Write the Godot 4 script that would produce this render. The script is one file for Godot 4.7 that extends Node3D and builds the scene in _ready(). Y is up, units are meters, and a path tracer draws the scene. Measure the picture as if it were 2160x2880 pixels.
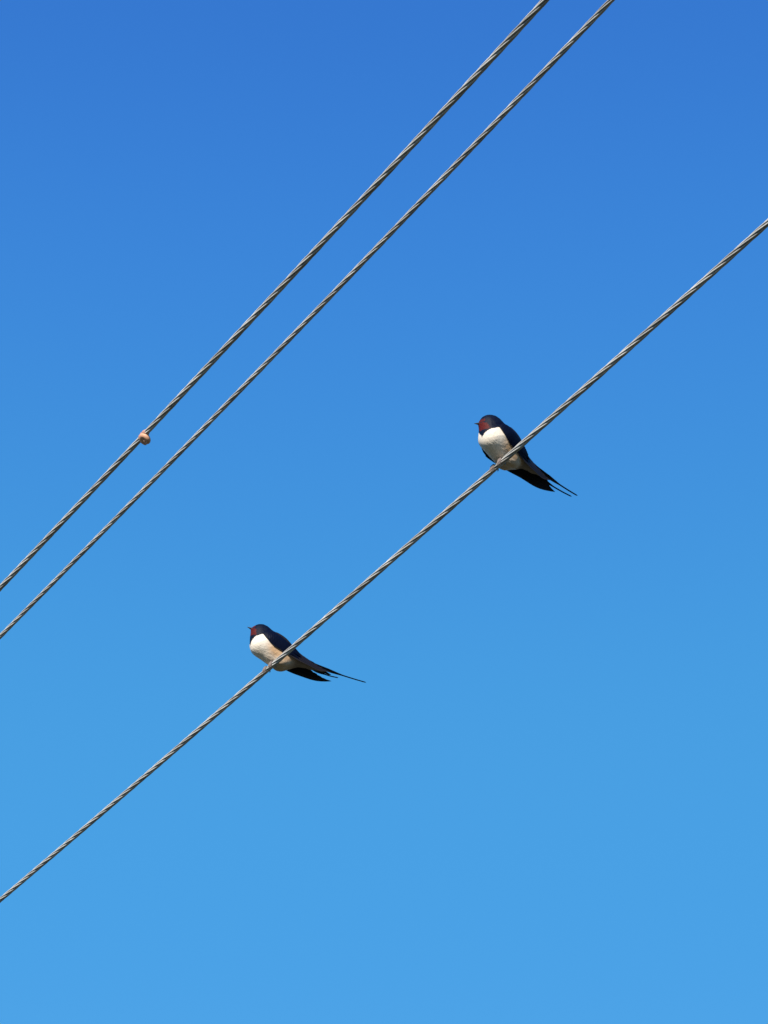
extends Node3D

# ---------------------------------------------------------------- shared state
var used := {}
var noise := FastNoiseLite.new()
const CM := 0.01
const EYE := Vector3(0, 1.6, 0)                    # the photographer's eye
const WIRE_AIR := Vector3(0.50681, -0.00836, 0.86202)   # the three cables run parallel
const SAG := 0.018
const CABLE_RADIUS := 0.0036
const LAY := 0.1603

func numbered(called: String) -> String:
	var n: int = used.get(called, 0)
	used[called] = n + 1
	return called if n == 0 else "%s_%03d" % [called, n]

func mesh_node(called: String, mesh: Mesh, material: Material, parent: Node) -> MeshInstance3D:
	var o := MeshInstance3D.new()
	o.name = called
	o.mesh = mesh
	o.material_override = material
	o.cast_shadow = GeometryInstance3D.SHADOW_CASTING_SETTING_ON
	parent.add_child(o, true)
	return o

func thing(called: String, label: String, category: String, group := "") -> Node3D:
	var o := Node3D.new()
	o.name = numbered(called)
	add_child(o)
	o.set_meta("label", label)
	o.set_meta("category", category)
	if group != "":
		o.set_meta("group", group)
	return o

func lin(r: float, g: float, b: float) -> Color:
	return Color(r, g, b).linear_to_srgb()

func stuff_material(c: Color, rough: float, metal := 0.0, vertex := false) -> StandardMaterial3D:
	var m := StandardMaterial3D.new()
	m.albedo_color = Color.WHITE if vertex else c
	m.roughness = rough
	m.metallic = metal
	m.vertex_color_use_as_albedo = vertex
	return m

func catmull(pts: Array, u: float) -> Vector3:
	var n := pts.size() - 1
	var f: float = clampf(u, 0.0, 1.0) * n
	var i := mini(int(f), n - 1)
	var t := f - i
	var a: Vector3 = pts[i]
	var b: Vector3 = pts[i + 1]
	var p: Vector3 = pts[i - 1] if i > 0 else a * 2.0 - b
	var q: Vector3 = pts[i + 2] if i + 2 <= n else b * 2.0 - a
	return a.cubic_interpolate(b, p, q, t)

# a mesh from vertices, triangles (clockwise fronts) and optional colours, with smooth normals
func build_mesh(vs: PackedVector3Array, idx: PackedInt32Array, cols := PackedColorArray()) -> ArrayMesh:
	var ns := PackedVector3Array()
	ns.resize(vs.size())
	for t in range(0, idx.size(), 3):
		var a := vs[idx[t]]
		var nn := (vs[idx[t + 2]] - a).cross(vs[idx[t + 1]] - a)
		for k in 3:
			ns[idx[t + k]] += nn
	for i in ns.size():
		ns[i] = ns[i].normalized() if ns[i].length_squared() > 1e-30 else Vector3.UP
	var arr := []
	arr.resize(Mesh.ARRAY_MAX)
	arr[Mesh.ARRAY_VERTEX] = vs
	arr[Mesh.ARRAY_NORMAL] = ns
	arr[Mesh.ARRAY_INDEX] = idx
	if cols.size() > 0:
		arr[Mesh.ARRAY_COLOR] = cols
	var m := ArrayMesh.new()
	m.add_surface_from_arrays(Mesh.PRIMITIVE_TRIANGLES, arr)
	return m

# a tube through points with a radius at each, closed with rounded ends
func tube_mesh(pts: PackedVector3Array, radii: PackedFloat32Array, sides: int) -> ArrayMesh:
	var vs := PackedVector3Array()
	var idx := PackedInt32Array()
	var n := pts.size()
	var side := Vector3.ZERO
	for i in n:
		var t: Vector3 = (pts[mini(i + 1, n - 1)] - pts[maxi(i - 1, 0)]).normalized()
		if i == 0:
			side = t.cross(Vector3.UP if absf(t.y) < 0.9 else Vector3.RIGHT).normalized()
		else:
			side = (side - t * side.dot(t)).normalized()
		var other := t.cross(side)
		for k in sides:
			var a := TAU * k / sides
			vs.append(pts[i] + (side * cos(a) + other * sin(a)) * radii[i])
	for i in n - 1:
		for k in sides:
			var a := i * sides + k
			var b := i * sides + (k + 1) % sides
			idx.append_array(PackedInt32Array([a, a + sides, b, b, a + sides, b + sides]))
	for e in 2:
		var c := vs.size()
		var base: int = 0 if e == 0 else (n - 1) * sides
		vs.append(pts[0] if e == 0 else pts[n - 1])
		for k in sides:
			var a: int = base + k
			var b: int = base + (k + 1) % sides
			idx.append_array(PackedInt32Array([c, a, b]) if e == 0 else PackedInt32Array([c, b, a]))
	return build_mesh(vs, idx)

# ---------------------------------------------------------------- cables
func wire_at(through: Vector3, s: float) -> Vector3:
	return through + WIRE_AIR * s + Vector3(0, 0.5 * SAG * s * s, 0) + EYE

func wire_along(s: float) -> Vector3:
	return (WIRE_AIR + Vector3(0, SAG * s, 0)).normalized()

func cable(through: Vector3, label: String, metals: Array, phase: float, radius: float) -> void:
	var o := thing("power_cable", label, "cable", "bare twisted cables crossing the sky")
	var strand_r := radius / 3.0
	var from := -9.0
	var to := 5.0
	var steps := int((to - from) / LAY * 16.0)
	o.position = wire_at(through, 0.0)
	var centre := PackedVector3Array()
	var side := PackedVector3Array()
	var other := PackedVector3Array()
	for i in steps + 1:
		var s: float = lerpf(from, to, float(i) / steps)
		var t := wire_along(s)
		var sd := t.cross(Vector3.UP).normalized()
		centre.append(wire_at(through, s) - o.position)
		side.append(sd)
		other.append(sd.cross(t))
	for k in 7:
		var pts := PackedVector3Array()
		var radii := PackedFloat32Array()
		for i in steps + 1:
			var s: float = lerpf(from, to, float(i) / steps)
			var a: float = -TAU * (s / LAY + k / 6.0) + phase
			var r: float = 0.0 if k == 6 else 2.0 * strand_r + sin(s * 3.1 + k * 1.9) * strand_r * 0.05
			pts.append(centre[i] + (side[i] * cos(a) + other[i] * sin(a)) * r)
			radii.append(strand_r * (0.9 + 0.03 * sin(k * 2.3)))
		mesh_node("core_strand" if k == 6 else "strand", tube_mesh(pts, radii, 10), metals[3] if k == 6 else metals[[0, 1, 0, 2, 1, 0][k]], o)

# ---------------------------------------------------------------- swallow body (local centimetres: x forward, y to the back feathers, z to its right)
func smin(a: float, b: float, k: float) -> float:
	var h := maxf(k - absf(a - b), 0.0) / k
	return minf(a, b) - h * h * k * 0.25

func ellipsoid(p: Vector3, r: Vector3) -> float:
	var k0 := (p / r).length()
	var k1 := (p / (r * r)).length()
	return k0 * (k0 - 1.0) / maxf(k1, 1e-5)

func cone(p: Vector3, a: Vector3, b: Vector3, ra: float, rb: float) -> float:
	var ab := b - a
	var t := clampf((p - a).dot(ab) / ab.length_squared(), 0.0, 1.0)
	return (p - a - ab * t).length() - lerpf(ra, rb, t)

var head_in := Transform3D.IDENTITY      # from body axes to the unturned head's axes
var forehead := 4.6
const TORSO_TURN := 0.14

func body_distance(p: Vector3) -> float:
	var q := p - Vector3(0.95, -0.12, 0)
	var c := cos(TORSO_TURN)
	var s := sin(TORSO_TURN)
	q = Vector3(q.x * c + q.y * s, -q.x * s + q.y * c, q.z)
	var d := ellipsoid(q, Vector3(3.35, 2.0, 1.78))
	d = smin(d, ellipsoid(p - Vector3(1.35, 0.85, 0), Vector3(2.3, 1.35, 1.45)), 0.9)
	d = smin(d, cone(p, Vector3(-1.4, 0.15, 0), Vector3(-4.3, 0.3, 0), 1.1, 0.5), 0.9)
	d = smin(d, cone(p, Vector3(-4.3, 0.3, 0), Vector3(-6.2, 0.42, 0), 0.45, 0.16), 0.4)
	for z in [-0.75, 0.75]:
		d = smin(d, ellipsoid(p - Vector3(-0.45, -1.25, z), Vector3(1.0, 0.85, 0.7)), 0.5)
	d = smin(d, ellipsoid(p - Vector3(3.08, -0.35, 0), Vector3(1.03, 1.2, 1.4)), 0.8)
	# head
	var h := head_in * p
	var hd := ellipsoid(h - Vector3(3.75, 1.72, 0), Vector3(1.22, 1.12, 1.06))
	hd = smin(hd, cone(h, Vector3(4.1, 1.55, 0), Vector3(4.85, 1.55, 0), 0.78, 0.22), 0.5)
	hd = smin(hd, ellipsoid(h - Vector3(3.95, 0.95, 0), Vector3(0.75, 0.8, 0.82)), 0.5)
	d = smin(d, cone(p, Vector3(3.1, 1.3, 0), Vector3(2.2, 0.3, 0), 1.0, 1.65), 0.8)
	return smin(d, hd, 0.7)

func paint(p: Vector3) -> Color:
	var h := head_in * p
	var n := noise.get_noise_3d(p.x * 7.0, p.y * 16.0, p.z * 16.0)
	var n2 := noise.get_noise_3d(p.x * 3.0 + 40.0, p.y * 5.0, p.z * 5.0)
	var blue := Color(0.002, 0.0042, 0.016) * (1.0 + 0.5 * n)
	var rufous := Color(0.068, 0.009, 0.009) * (1.0 + 0.7 * n)
	var out := blue
	# pale underside: below a line from the side of the neck to the tail
	var az := absf(p.z)
	var edge: float = 0.25 if p.x < 2.0 else lerpf(0.25, 0.95, clampf((p.x - 2.0) / 1.6, 0.0, 1.0))
	edge += 0.12 * n
	var band := -0.95 + az * 1.0 + 0.14 * n          # lower border of the dark breast band, higher at the sides
	var front := clampf((p.x - 3.0) / 0.6, 0.0, 1.0)
	var top := minf(edge, lerpf(edge, band, front))
	if p.y < top:
		var white := Color(0.62, 0.575, 0.51)
		var buff := Color(0.45, 0.30, 0.18)
		var flank := clampf(1.0 - Vector2((p.x - 0.4) / 2.3, (p.y + 0.75) / 0.95).length(), 0.0, 1.0) * clampf(az * 1.2, 0.0, 1.0)
		var rear := clampf((2.7 - p.x) / 3.2, 0.0, 1.0)
		out = white.lerp(buff, clampf(flank * 1.3 + rear * 0.75 + 0.2 * n2, 0.0, 1.0))
		if p.x < -1.3:  # undertail: grey-tan plumage, darkened further with painted-in shade from vent to tail
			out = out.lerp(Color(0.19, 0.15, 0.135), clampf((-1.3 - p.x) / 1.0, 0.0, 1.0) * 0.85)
		out *= 1.0 + 0.15 * n + 0.06 * n2
	# throat and forehead
	var cheek := 4.3 + (h.y - 0.55) * 0.5 + 0.2 * n - 0.12 * absf(h.z)
	if h.x > cheek and h.y < 1.52 and h.y > 0.5 + 0.1 * n and p.y > band + 0.3:
		out = rufous
	if h.x > forehead + 0.05 * n and h.y > 1.62 and h.y < 2.0:
		out = rufous * 0.85
	if h.x > 4.2 and h.y > 1.44 and h.y < 1.66 and h.x < 4.75:
		out = blue
	out.a = 1.0
	return out

func body_mesh(origin: Vector3) -> ArrayMesh:
	var lo := Vector3(-6.6, -2.7, -2.1)
	var hi := Vector3(5.6, 3.3, 2.1)
	var cell := 0.075
	var nx := int((hi.x - lo.x) / cell) + 1
	var ny := int((hi.y - lo.y) / cell) + 1
	var nz := int((hi.z - lo.z) / cell) + 1
	var f := PackedFloat32Array()
	f.resize(nx * ny * nz)
	f.fill(9.0)
	var blk := 5
	for bx in range(0, nx, blk):
		for by in range(0, ny, blk):
			for bz in range(0, nz, blk):
				var mid := lo + Vector3(bx + 2.0, by + 2.0, bz + 2.0) * cell
				var dm := body_distance(mid)
				if absf(dm) > 0.62:
					for x in range(bx, mini(bx + blk, nx)):
						for y in range(by, mini(by + blk, ny)):
							for zz in range(bz, mini(bz + blk, nz)):
								f[(x * ny + y) * nz + zz] = dm
					continue
				for x in range(bx, mini(bx + blk, nx)):
					for y in range(by, mini(by + blk, ny)):
						for zz in range(bz, mini(bz + blk, nz)):
							f[(x * ny + y) * nz + zz] = body_distance(lo + Vector3(x, y, zz) * cell)
	var vs := PackedVector3Array()
	var cols := PackedColorArray()
	var at := PackedInt32Array()
	at.resize(nx * ny * nz)
	at.fill(-1)
	var sx := ny * nz
	var sy := nz
	var corner := [0, sx, sy, sx + sy, 1, sx + 1, sy + 1, sx + sy + 1]
	var cpos := [Vector3(0, 0, 0), Vector3(1, 0, 0), Vector3(0, 1, 0), Vector3(1, 1, 0), Vector3(0, 0, 1), Vector3(1, 0, 1), Vector3(0, 1, 1), Vector3(1, 1, 1)]
	var edges := [0, 1, 2, 3, 4, 5, 6, 7, 0, 2, 1, 3, 4, 6, 5, 7, 0, 4, 1, 5, 2, 6, 3, 7]
	for x in nx - 1:
		for y in ny - 1:
			for zz in nz - 1:
				var b := x * sx + y * sy + zz
				var neg := 0
				for k in 8:
					if f[b + corner[k]] < 0.0:
						neg += 1
				if neg == 0 or neg == 8:
					continue
				var sum := Vector3.ZERO
				var cnt := 0
				for e in range(0, 24, 2):
					var i: int = edges[e]
					var j: int = edges[e + 1]
					var fa := f[b + corner[i]]
					var fb := f[b + corner[j]]
					if (fa < 0.0) != (fb < 0.0):
						var t := fa / (fa - fb)
						sum += cpos[i].lerp(cpos[j], t)
						cnt += 1
				var p: Vector3 = lo + (Vector3(x, y, zz) + sum / cnt) * cell
				at[b] = vs.size()
				vs.append(p)
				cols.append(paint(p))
	var idx := PackedInt32Array()
	for x in range(1, nx - 1):
		for y in range(1, ny - 1):
			for zz in range(1, nz - 1):
				var b := x * sx + y * sy + zz
				var inside := f[b] < 0.0
				var steps := [sx, sy, 1]
				for ax in 3:
					if (f[b + steps[ax]] < 0.0) == inside:
						continue
					var u: int = steps[(ax + 1) % 3]
					var w: int = steps[(ax + 2) % 3]
					var q := [at[b], at[b - u], at[b - u - w], at[b - w]]
					if q.min() < 0:
						continue
					if inside:
						idx.append_array(PackedInt32Array([q[0], q[2], q[1], q[0], q[3], q[2]]))
					else:
						idx.append_array(PackedInt32Array([q[0], q[1], q[2], q[0], q[2], q[3]]))
	# plumage: fine ruffles along the feathers
	var ns := PackedVector3Array()
	ns.resize(vs.size())
	for t in range(0, idx.size(), 3):
		var a := vs[idx[t]]
		var nn := (vs[idx[t + 2]] - a).cross(vs[idx[t + 1]] - a)
		for k in 3:
			ns[idx[t + k]] += nn
	for i in vs.size():
		var p := vs[i]
		var r := noise.get_noise_3d(p.x * 5.0, p.y * 13.0, p.z * 13.0) * 0.024 + noise.get_noise_3d(p.x * 2.0, p.y * 3.0, p.z * 3.0 + 9.0) * 0.022
		if (head_in * p).x > 4.5:
			r *= 0.3
		vs[i] = (p + ns[i].normalized() * r - origin) * CM
	return build_mesh(vs, idx, cols)

# ---------------------------------------------------------------- wings and tail
var lead := []
var upper := []
var wing_side := 1.0

func wing_point(u: float, v: float) -> Vector3:
	var a := catmull(lead, u)
	var b := catmull(upper, u)
	var p := a.lerp(b, v)
	var w := clampf(v, 0.0, 1.0)
	p.z += wing_side * 1.1 * w * (1.0 - w) * (1.0 - u) * 0.9
	# lie on the body
	for k in 2:
		var d := body_distance(p)
		if d < 0.1:
			p.z += wing_side * (0.1 - d)
	return p

func wing_out(u: float, v: float) -> Vector3:
	var e := 0.01
	var du := wing_point(minf(u + e, 1.0), v) - wing_point(maxf(u - e, 0.0), v)
	var dv := wing_point(u, v + e) - wing_point(u, v - e)
	var n := du.cross(dv).normalized()
	return n if n.z * wing_side > 0.0 else -n

# a closed thin blade: rows along its length, each a row of points from edge to edge, thickest at the shaft
func blade(rows: Array, outs: Array, thick: Array, origin: Vector3) -> ArrayMesh:
	var vs := PackedVector3Array()
	var idx := PackedInt32Array()
	var m: int = rows[0].size()
	for face in 2:
		for i in rows.size():
			for j in m:
				var w := 2.0 * j / (m - 1) - 1.0
				var h: float = thick[i] * (1.0 - w * w) * (1.0 if face == 0 else -0.6)
				vs.append((rows[i][j] + outs[i] * h - origin) * CM)
	var half: int = rows.size() * m
	for i in rows.size() - 1:
		for j in m - 1:
			var a: int = i * m + j
			idx.append_array(PackedInt32Array([a, a + 1, a + m, a + 1, a + m + 1, a + m]))
			a += half
			idx.append_array(PackedInt32Array([a, a + m, a + 1, a + 1, a + m, a + m + 1]))
	return build_mesh(vs, idx)

func feather_width(t: float, blunt: float) -> float:
	var w := 1.0
	if t > blunt:
		var k := (t - blunt) / (1.0 - blunt)
		w = sqrt(maxf(1.0 - k * k, 0.0))
	return w

func make_wing(root: Node3D, side: float, droop: float, step: float, low: float, tip: Vector3, mats: Array, origin: Vector3) -> void:
	wing_side = side
	var s := side
	var dr := -droop
	var stretch := (tip.x + 3.8) / -5.0
	lead = [Vector3(3.45, 0.75, 1.15 * s), Vector3(2.75, 0.12 - low * 0.85, 1.6 * s), Vector3(1.7, -0.4 - low * 0.95, 1.75 * s), Vector3(0.0, -0.58 - low * 0.6 + dr * 0.3, 1.7 * s), Vector3(-2.0, -0.6 - low * 0.2 + dr * 0.8, 1.45 * s),
		Vector3(-3.8, -0.48 + dr, 1.2 * s), Vector3(-3.8 - 2.5 * stretch, lerpf(-0.48 + dr, tip.y, 0.2), 0.95 * s), Vector3(tip.x, tip.y, tip.z * s)]
	upper = [Vector3(3.0, 1.45, 0.95 * s), Vector3(2.2, 1.7, 0.95 * s), Vector3(1.1, 1.65, 0.95 * s), Vector3(-0.4, 1.3, 0.9 * s), Vector3(-2.0, 0.92, 0.75 * s),
		Vector3(-3.8, 0.7, 0.55 * s), Vector3(-3.8 - 2.5 * stretch, 0.85 + dr * 0.1, 0.5 * s), Vector3(tip.x, tip.y + 0.42, tip.z * s * 0.75)]
	# coverts: a closed shell from the bend of the wing over half its length
	var rows := []
	var outs := []
	var thick := []
	for i in 41:
		var t := i / 40.0
		var u := t * 0.58
		var row := []
		var shrink := feather_width(t, 0.72)
		for j in 21:
			var v: float = 0.5 + (j / 20.0 - 0.5) * (0.25 + 0.75 * shrink) * 1.02
			var uu: float = u - 0.03 * sin(v * 21.0) * (1.0 if t > 0.9 else 0.0)
			var p := wing_point(maxf(uu, 0.0), v)
			# rows of overlapping small coverts
			var sc := fposmod(u * 22.0 + 0.5 * fposmod(floorf(v * 9.0), 2.0), 1.0)
			p.z += s * (0.05 * sc + 0.02 * absf(sin(v * 9.0 * PI)))
			row.append(p)
		rows.append(row)
		outs.append(wing_out(u, 0.5))
		thick.append(0.17 * sqrt(clampf(t * 6.0, 0.02, 1.0)) * (1.0 - 0.6 * t))
	var shell := mesh_node("wing", blade(rows, outs, thick, origin), mats[0], root)
	# flight feathers, the outermost along the lower edge and longest
	for k in 9:
		var u0 := 0.3
		var u1 := 1.0 - step * k - 0.0012 * k * k
		var vc := 0.07 + 0.095 * k
		rows = []
		outs = []
		thick = []
		for i in 25:
			var t := i / 24.0
			var u := lerpf(u0, u1, t)
			var hw := 0.105 * feather_width(t, 0.88) * (1.0 + 0.6 * t) + 0.002
			var row := []
			var v0: float = lerpf(vc, minf(vc + 0.02, 0.85), t)
			for j in 5:
				row.append(wing_point(u, v0 + (j / 2.0 - 1.0) * hw) + Vector3(0, 0, -s * (0.012 * k + 0.03 * (j / 2.0 - 1.0))))
			rows.append(row)
			outs.append(wing_out(u, 0.4))
			thick.append(0.028 * (1.0 - 0.6 * t))
		mesh_node("flight_feather", blade(rows, outs, thick, origin), mats[1 + k % 2], shell)
	# tertials against the back
	for k in 3:
		rows = []
		outs = []
		thick = []
		for i in 15:
			var t := i / 14.0
			var u := lerpf(0.2, 0.56 - 0.05 * k, t)
			var hw := 0.11 * feather_width(t, 0.6) + 0.002
			var row := []
			for j in 5:
				row.append(wing_point(u, 0.86 + 0.035 * k + (j / 2.0 - 1.0) * hw) + Vector3(0, 0, s * (0.04 + 0.03 * k)))
			rows.append(row)
			outs.append(wing_out(u, 0.9))
			thick.append(0.03)
		mesh_node("tertial_feather", blade(rows, outs, thick, origin), mats[1 + k % 2], shell)

func make_tail(root: Node3D, streamer_tips: Array, mats: Array, origin: Vector3) -> void:
	var node: MeshInstance3D = null
	var up := Vector3(0.05, 1, 0)
	# rump and tail coverts hold the fan together
	for k in 5:
		for sd in [-1.0, 1.0]:
			var s: float = sd
			var a := Vector3(-4.0, 0.5 - 0.03 * k, s * (0.06 + 0.08 * k))
			var b := Vector3(-6.3 - 0.24 * k, 0.55 + 0.03 * k, s * (0.08 + 0.1 * k))
			var rows := []
			var outs := []
			var thick := []
			for i in 19:
				var t := i / 18.0
				var c := a.lerp(b, t)
				var hw := 0.24 * feather_width(t, 0.82) + 0.004
				var row := []
				for j in 5:
					var w := j / 2.0 - 1.0
					row.append(c + Vector3(0, -0.05 * w * w, hw * w))
				rows.append(row)
				outs.append(up)
				thick.append(0.025)
			var m := blade(rows, outs, thick, origin)
			if node == null:
				node = mesh_node("tail", m, mats[1], root)
			else:
				mesh_node("tail_feather", m, mats[1 + k % 2], node)
	for q in 2:
		var s: float = -1.0 if q == 0 else 1.0
		var tip: Vector3 = streamer_tips[q]
		var root_at := Vector3(-4.0, 0.36, s * 0.4)
		var pts := []
		for f in [0.0, 0.27, 0.53, 0.77, 1.0]:
			var c := root_at.lerp(tip, f)
			c.y -= 0.22 * sin(f * PI)
			c.z += s * 0.12 * sin(f * PI)
			pts.append(c)
		var rows := []
		var outs := []
		var thick := []
		for i in 33:
			var t := i / 32.0
			var c := catmull(pts, t)
			var hw: float = 0.26 if t < 0.3 else lerpf(0.26, 0.095, clampf((t - 0.3) / 0.25, 0.0, 1.0)) - 0.03 * maxf(t - 0.55, 0.0)
			hw *= feather_width(t, 0.97)
			var row := []
			for j in 5:
				var w := j / 2.0 - 1.0
				row.append(c + Vector3(0, hw * w * -0.55, hw * w * 0.85))
			rows.append(row)
			outs.append(up)
			thick.append(lerpf(0.04, 0.05, t))
		mesh_node("tail_streamer", blade(rows, outs, thick, origin), mats[1], node)

func swallow(cfg: Dictionary, mats: Dictionary) -> void:
	var o := thing("swallow", cfg.label, "bird", "swallows perched on the cable")
	var foot: Vector3 = wire_at(cfg.wire, cfg.s)
	var yaw: float = deg_to_rad(cfg.yaw)
	var pitch: float = deg_to_rad(cfg.pitch)
	var roll: float = deg_to_rad(cfg.roll)
	var fwd := Vector3(cos(yaw) * cos(pitch), sin(pitch), sin(yaw) * cos(pitch))
	var rt := fwd.cross(Vector3.UP).normalized()
	var up := rt.cross(fwd)
	var up2 := up * cos(roll) + rt * sin(roll)
	var rt2 := rt * cos(roll) - up * sin(roll)
	o.transform = Transform3D(Basis(fwd, up2, rt2), foot)
	forehead = cfg.forehead
	var origin: Vector3 = cfg.grip                 # where the cable passes, in the bird's own centimetres
	# head turned on the neck
	var pivot := Vector3(3.1, 1.3, 0)
	var hb := Basis(Vector3.UP, deg_to_rad(cfg.head_yaw)) * Basis(Vector3(0, 0, 1), deg_to_rad(cfg.head_pitch))
	var head_out := Transform3D(hb, pivot + cfg.head_shift) * Transform3D(Basis.IDENTITY, -pivot)
	head_in = head_out.affine_inverse()
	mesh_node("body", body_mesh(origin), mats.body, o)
	# beak
	for k in 2:
		var low := k == 1
		var pts := PackedVector3Array()
		var idx := PackedInt32Array()
		var n := 10
		var length: float = 0.95 if not low else 0.82
		for i in 9:
			var t := i / 8.0
			var hw := lerpf(0.42, 0.025, pow(t, 0.9))
			var hh := lerpf(0.24, 0.035, t) if not low else lerpf(0.19, 0.03, t)
			for j in n:
				var a := TAU * j / n
				var y: float = sin(a) * hh
				y = maxf(y, -0.02) if not low else minf(y, 0.02)
				var c := Vector3(4.72 + length * t, 1.55 - 0.06 * t * t + y, cos(a) * hw)
				pts.append((head_out * c - origin) * CM)
		for i in 8:
			for j in n:
				var a := i * n + j
				var b := i * n + (j + 1) % n
				idx.append_array(PackedInt32Array([a, b, a + n, b, b + n, a + n]))
		mesh_node("lower_beak" if low else "upper_beak", build_mesh(pts, idx), mats.beak, o)
	for sd in [-1.0, 1.0]:
		var e := SphereMesh.new()
		e.radius = 0.0015
		e.height = 0.003
		e.radial_segments = 20
		e.rings = 10
		var eye := mesh_node("eye", e, mats.eye, o)
		eye.position = (head_out * Vector3(4.3, 1.8, sd * 0.83) - origin) * CM
	make_wing(o, -1.0, cfg.near_droop, 0.022, 0.0, cfg.near_tip, mats.wing, origin)
	make_wing(o, 1.0, cfg.far_droop, cfg.far_step, cfg.far_low, cfg.far_tip, mats.wing, origin)
	make_tail(o, cfg.streamers, mats.wing, origin)
	# legs and feet; the cable's axis in the bird's own axes
	var inv := o.transform.basis.inverse()
	var ax := (inv * wire_along(cfg.s)).normalized()
	if ax.z > 0.0:
		ax = -ax                                     # towards the bird's left
	var ahead := (inv * Vector3.UP.cross(wire_along(cfg.s)).normalized())
	if ahead.x < 0.0:
		ahead = -ahead
	var top := ahead.cross(ax).normalized()
	if top.y < 0.0:
		top = -top
	for sd in [-1.0, 1.0]:
		var along: float = cfg.feet_shift + (0.0078 if sd < 0 else -0.0078)
		var base := ax * along
		var hip := Vector3(-0.2, -1.3, sd * 0.6)
		hip = (hip - origin) * CM
		var ankle := base + top * (CABLE_RADIUS + 0.0014)
		var leg := PackedVector3Array([hip, hip.lerp(ankle, 0.55) + Vector3(-0.002, 0, 0), ankle])
		var foot_node := mesh_node("leg", tube_mesh(leg, PackedFloat32Array([0.0022, 0.001, 0.0009]), 8), mats.leg, o)
		for toe in 4:
			var rear := toe == 3
			var tp := PackedVector3Array()
			var tr := PackedFloat32Array()
			var sweep := deg_to_rad(-125.0 if rear else 165.0 - 12.0 * absf(toe - 1))
			for i in 13:
				var t := i / 12.0
				var a := sweep * t
				var r := CABLE_RADIUS + 0.0008 + 0.0004 * sin(t * PI * 3.0)
				var spread: float = 0.0 if rear else (toe - 1) * 0.0030 * smoothstep(0.0, 0.5, t)
				tp.append(base + ax * spread + top * cos(a) * r + ahead * sin(a) * r)
				tr.append(lerpf(0.0009, 0.0007, t) if t < 0.8 else lerpf(0.0007, 0.0002, (t - 0.8) / 0.2))
			mesh_node("hind_toe" if rear else "toe", tube_mesh(tp, tr, 8), mats.leg, foot_node)

# ---------------------------------------------------------------- the small knob on the upper cable
func knob_on_cable(through: Vector3, s: float, shell: Material, dark: Material) -> void:
	var o := thing("cable_knob", "small round tan coiled knob stuck on the uppermost cable", "knob")
	var along := wire_along(s)
	var mid := wire_at(through, s)
	var to_eye := (EYE - mid).normalized()
	var out := (to_eye - along * to_eye.dot(along)).normalized()
	var low := along.cross(out).normalized()
	if low.y > 0.0:
		low = -low
	var face := (out * 0.96 - low * 0.12 + along * -0.12).normalized()
	var b_x := (along - face * along.dot(face)).normalized()
	o.transform = Transform3D(Basis(b_x, face, b_x.cross(face)), mid)
	var inv := o.transform.affine_inverse()
	var centre := inv * (mid + low * 0.0052 - along * 0.0050 + out * 0.0026)
	# one thick coil that narrows inwards and rises a little towards the middle
	var hang := inv.basis * (Vector3.DOWN - out * Vector3.DOWN.dot(out)).normalized()
	hang.y = 0.0
	hang = hang.normalized()
	var left := inv.basis * (along - out * along.dot(out))
	left.y = 0.0
	left = -(left - hang * left.dot(hang)).normalized()
	var coil := PackedVector3Array()
	var width := PackedFloat32Array()
	for i in 97:
		var t := i / 96.0
		var a := TAU * 1.95 * t - 0.6
		var r := 0.0066 * exp(-1.35 * t)
		coil.append(centre + (left * cos(a) - hang * sin(a)) * r + Vector3(0, 0.0005 + 0.0019 * t, 0))
		width.append(maxf(0.0048 * exp(-1.15 * t) * minf(1.0, 0.6 + 6.0 * t), 0.0006))
	mesh_node("coil", tube_mesh(coil, width, 22), shell, o)
	var heart := SphereMesh.new()
	heart.radius = 0.0023
	heart.height = 0.0046
	var node := mesh_node("boss", heart, shell, o)
	node.position = centre + hang * 0.0008 + Vector3(0, 0.0028, 0)
	# sleeve bent round the cable
	var pts := PackedVector3Array()
	var rad := PackedFloat32Array()
	for i in 15:
		var t := i / 14.0
		pts.append(inv * (mid + along * lerpf(-0.0135, 0.0025, t)))
		rad.append(0.0036 + 0.0010 * sqrt(sin(t * PI)) + 0.0002 * sin(t * 19.0))
	mesh_node("sleeve", tube_mesh(pts, rad, 20), dark, o)

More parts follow.
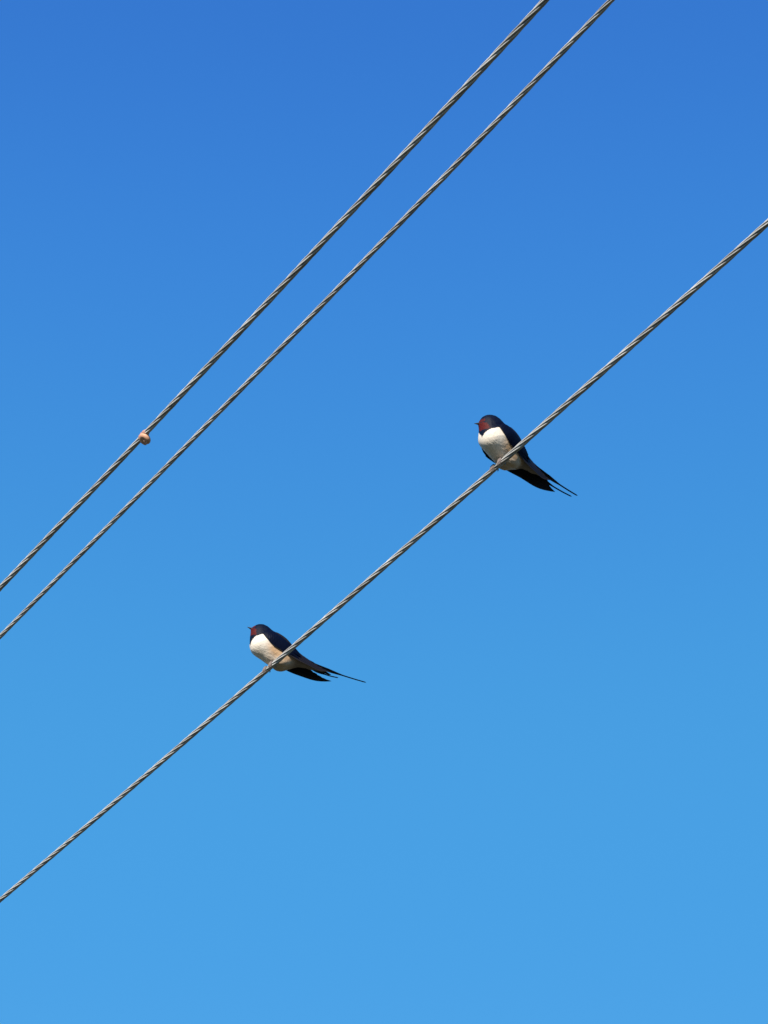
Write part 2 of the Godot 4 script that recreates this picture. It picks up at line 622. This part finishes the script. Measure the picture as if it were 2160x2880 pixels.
# ---------------------------------------------------------------- the scene
func sky_colour(elev: float) -> Color:
	# linear colours of clear air by height above the horizon, in degrees; opposite the sun
	var keys := [[-90.0, 0.03, 0.033, 0.03], [-3.0, 0.06, 0.066, 0.07], [0.0, 0.30, 0.42, 0.54], [6.0, 0.15, 0.33, 0.51], [14.0, 0.077, 0.26, 0.49], [23.0, 0.0437, 0.2154, 0.4701], [28.9, 0.0381, 0.2011, 0.4474], [33.0, 0.0325, 0.1742, 0.4297], [38.0, 0.0266, 0.1402, 0.4082], [43.0, 0.0217, 0.1105, 0.3710],
		[55.0, 0.0175, 0.077, 0.31], [70.0, 0.013, 0.055, 0.25], [90.0, 0.011, 0.047, 0.225]]
	for i in keys.size() - 1:
		if elev <= keys[i + 1][0]:
			var t: float = (elev - keys[i][0]) / (keys[i + 1][0] - keys[i][0])
			var c := []
			for k in 3:
				var p0: float = keys[maxi(i - 1, 0)][k + 1]
				var a: float = keys[i][k + 1]
				var b: float = keys[i + 1][k + 1]
				var p1: float = keys[mini(i + 2, keys.size() - 1)][k + 1]
				var m0: float = (b - p0) / maxf(keys[i + 1][0] - keys[maxi(i - 1, 0)][0], 1.0)
				var m1: float = (p1 - a) / maxf(keys[mini(i + 2, keys.size() - 1)][0] - keys[i][0], 1.0)
				var h: float = keys[i + 1][0] - keys[i][0]
				if elev < 14.0:
					c.append(lerpf(a, b, t))
				else:
					var t2 := t * t
					var t3 := t2 * t
					c.append((2 * t3 - 3 * t2 + 1) * a + (t3 - 2 * t2 + t) * m0 * h + (-2 * t3 + 3 * t2) * b + (t3 - t2) * m1 * h)
			return Color(c[0], c[1], c[2])
	return Color(0.011, 0.047, 0.225)

func _ready() -> void:
	# camera
	var cam := Camera3D.new()
	cam.name = "camera"
	cam.position = EYE
	cam.rotation_degrees = Vector3(33, 0, 0)
	cam.fov = 20.0
	cam.near = 0.05
	cam.far = 2000.0
	add_child(cam)
	cam.current = true
	# clear daylight sky
	var rows := 1024
	var img := Image.create_empty(64, rows, false, Image.FORMAT_RGBF)
	for y in rows:
		var c := sky_colour(90.0 - 180.0 * (y + 0.5) / rows)
		img.fill_rect(Rect2i(0, y, 64, 1), c)
	var pano := PanoramaSkyMaterial.new()
	pano.panorama = ImageTexture.create_from_image(img)
	var sky := Sky.new()
	sky.sky_material = pano
	var env := Environment.new()
	env.background_mode = Environment.BG_SKY
	env.sky = sky
	env.tonemap_mode = Environment.TONE_MAPPER_LINEAR
	env.tonemap_exposure = 1.7
	env.sdfgi_enabled = true
	env.ssao_enabled = true
	env.ssil_enabled = true
	var we := WorldEnvironment.new()
	we.name = "environment"
	we.environment = env
	add_child(we)
	# sun, behind the photographer's left shoulder
	var sun := DirectionalLight3D.new()
	sun.name = "sun"
	sun.light_energy = 1.6
	sun.light_color = Color(1.0, 0.955, 0.89)
	sun.light_angular_distance = 0.5
	sun.shadow_enabled = true
	add_child(sun)
	sun.look_at_from_position(Vector3(-0.314, 0.510, 0.801), Vector3.ZERO, Vector3.UP)

	noise.seed = 7
	noise.frequency = 0.35
	# the ground far below the view
	var ground := PlaneMesh.new()
	ground.size = Vector2(1600, 1600)
	var g := mesh_node("ground", ground, stuff_material(lin(0.036, 0.042, 0.022), 0.95), self)
	g.set_meta("kind", "structure")
	g.set_meta("label", "dark green grassy ground under the cables")

	# cables
	var alloy := stuff_material(lin(0.55, 0.545, 0.535), 0.75)
	alloy.metallic_specular = 0.3
	var grime := FastNoiseLite.new()
	grime.seed = 3
	grime.frequency = 0.02
	var gt := NoiseTexture2D.new()
	gt.noise = grime
	gt.width = 256
	gt.height = 256
	gt.seamless = true
	gt.generate_mipmaps = false
	var ramp := Gradient.new()
	ramp.set_color(0, Color(0.68, 0.68, 0.67))
	ramp.set_color(1, Color(1, 1, 1))
	gt.color_ramp = ramp
	alloy.albedo_texture = gt
	alloy.uv1_triplanar = true
	alloy.uv1_scale = Vector3(9, 9, 9)
	alloy.albedo_color = lin(0.66, 0.665, 0.67)
	var alloy_b: StandardMaterial3D = alloy.duplicate()
	alloy_b.albedo_color = lin(0.54, 0.54, 0.54)
	var alloy_c: StandardMaterial3D = alloy.duplicate()
	alloy_c.albedo_color = lin(0.44, 0.435, 0.43)
	var metals := [alloy, alloy_b, alloy_c, stuff_material(lin(0.07, 0.065, 0.06), 0.9)]
	var w1 := Vector3(-0.15349711, 1.97792339, -2.64976023)
	var w2 := Vector3(-0.04221016, 2.31201054, -2.99345096)
	var w3 := Vector3(0.00605609, 1.89531748, -3.03293534)
	cable(w1, "twisted grey cable at the upper left, with a small round tan knob on it", metals, 0.4, CABLE_RADIUS)
	cable(w2, "bare twisted grey cable, the middle of the three, nothing sitting on it", metals, 1.3, CABLE_RADIUS)
	cable(w3, "lowest twisted grey cable, with two swallows perched on it", metals, 0.0, CABLE_RADIUS)

	# the knob
	knob_on_cable(w1, -0.2613, stuff_material(lin(0.52, 0.28, 0.18), 0.6), stuff_material(lin(0.36, 0.19, 0.14), 0.6))

	# the swallows
	var body_m := stuff_material(Color.WHITE, 0.62, 0.0, true)
	body_m.metallic_specular = 0.25
	var wing_a := stuff_material(lin(0.002, 0.004, 0.015), 0.5)
	var wing_b := stuff_material(lin(0.014, 0.013, 0.015), 0.5)
	var wing_c := stuff_material(lin(0.005, 0.006, 0.013), 0.45)
	for w in [wing_a, wing_b, wing_c]:
		w.metallic_specular = 0.14
	var mats := {
		"body": body_m,
		"wing": [wing_a, wing_b, wing_c],
		"beak": stuff_material(lin(0.012, 0.012, 0.014), 0.4),
		"eye": stuff_material(lin(0.004, 0.003, 0.003), 0.08),
		"leg": stuff_material(lin(0.15, 0.12, 0.115), 0.65),
	}
	swallow({"label": "lower left swallow on the cable, seen from its side with beak raised", "wire": w3, "s": -0.3069, "yaw": 160.0, "pitch": 18.0, "roll": -4.0,
		"grip": Vector3(0.65, -2.65, 0), "head_yaw": 0.0, "head_pitch": 4.0, "head_shift": Vector3(-0.2, -0.26, 0), "near_droop": 0.0, "near_tip": Vector3(-7.0, 0.35, 0.75), "far_droop": 0.5, "far_step": 0.043, "far_low": 0.0, "forehead": 4.8, "far_tip": Vector3(-7.7, 0.05, 1.0),
		"streamers": [Vector3(-11.85, 1.34, -0.5), Vector3(-8.3, 0.7, 0.45)], "feet_shift": 0.0}, mats)
	swallow({"label": "right-hand swallow on the cable, breast turned forward, two thin tail streamers", "wire": w3, "s": 0.2516, "yaw": 135.0, "pitch": 12.0, "roll": -12.0,
		"grip": Vector3(0.65, -2.65, 0), "head_yaw": -22.0, "head_pitch": -19.0, "head_shift": Vector3(-0.25, -0.05, 0), "near_droop": 0.3, "near_tip": Vector3(-6.9, 0.15, 0.75), "far_droop": 0.4, "far_step": 0.007, "far_low": 0.9, "forehead": 4.62, "far_tip": Vector3(-9.1, 0.45, 0.95),
		"streamers": [Vector3(-11.3, 1.0, -0.6), Vector3(-11.4, 1.29, 0.6)], "feet_shift": 0.0}, mats)
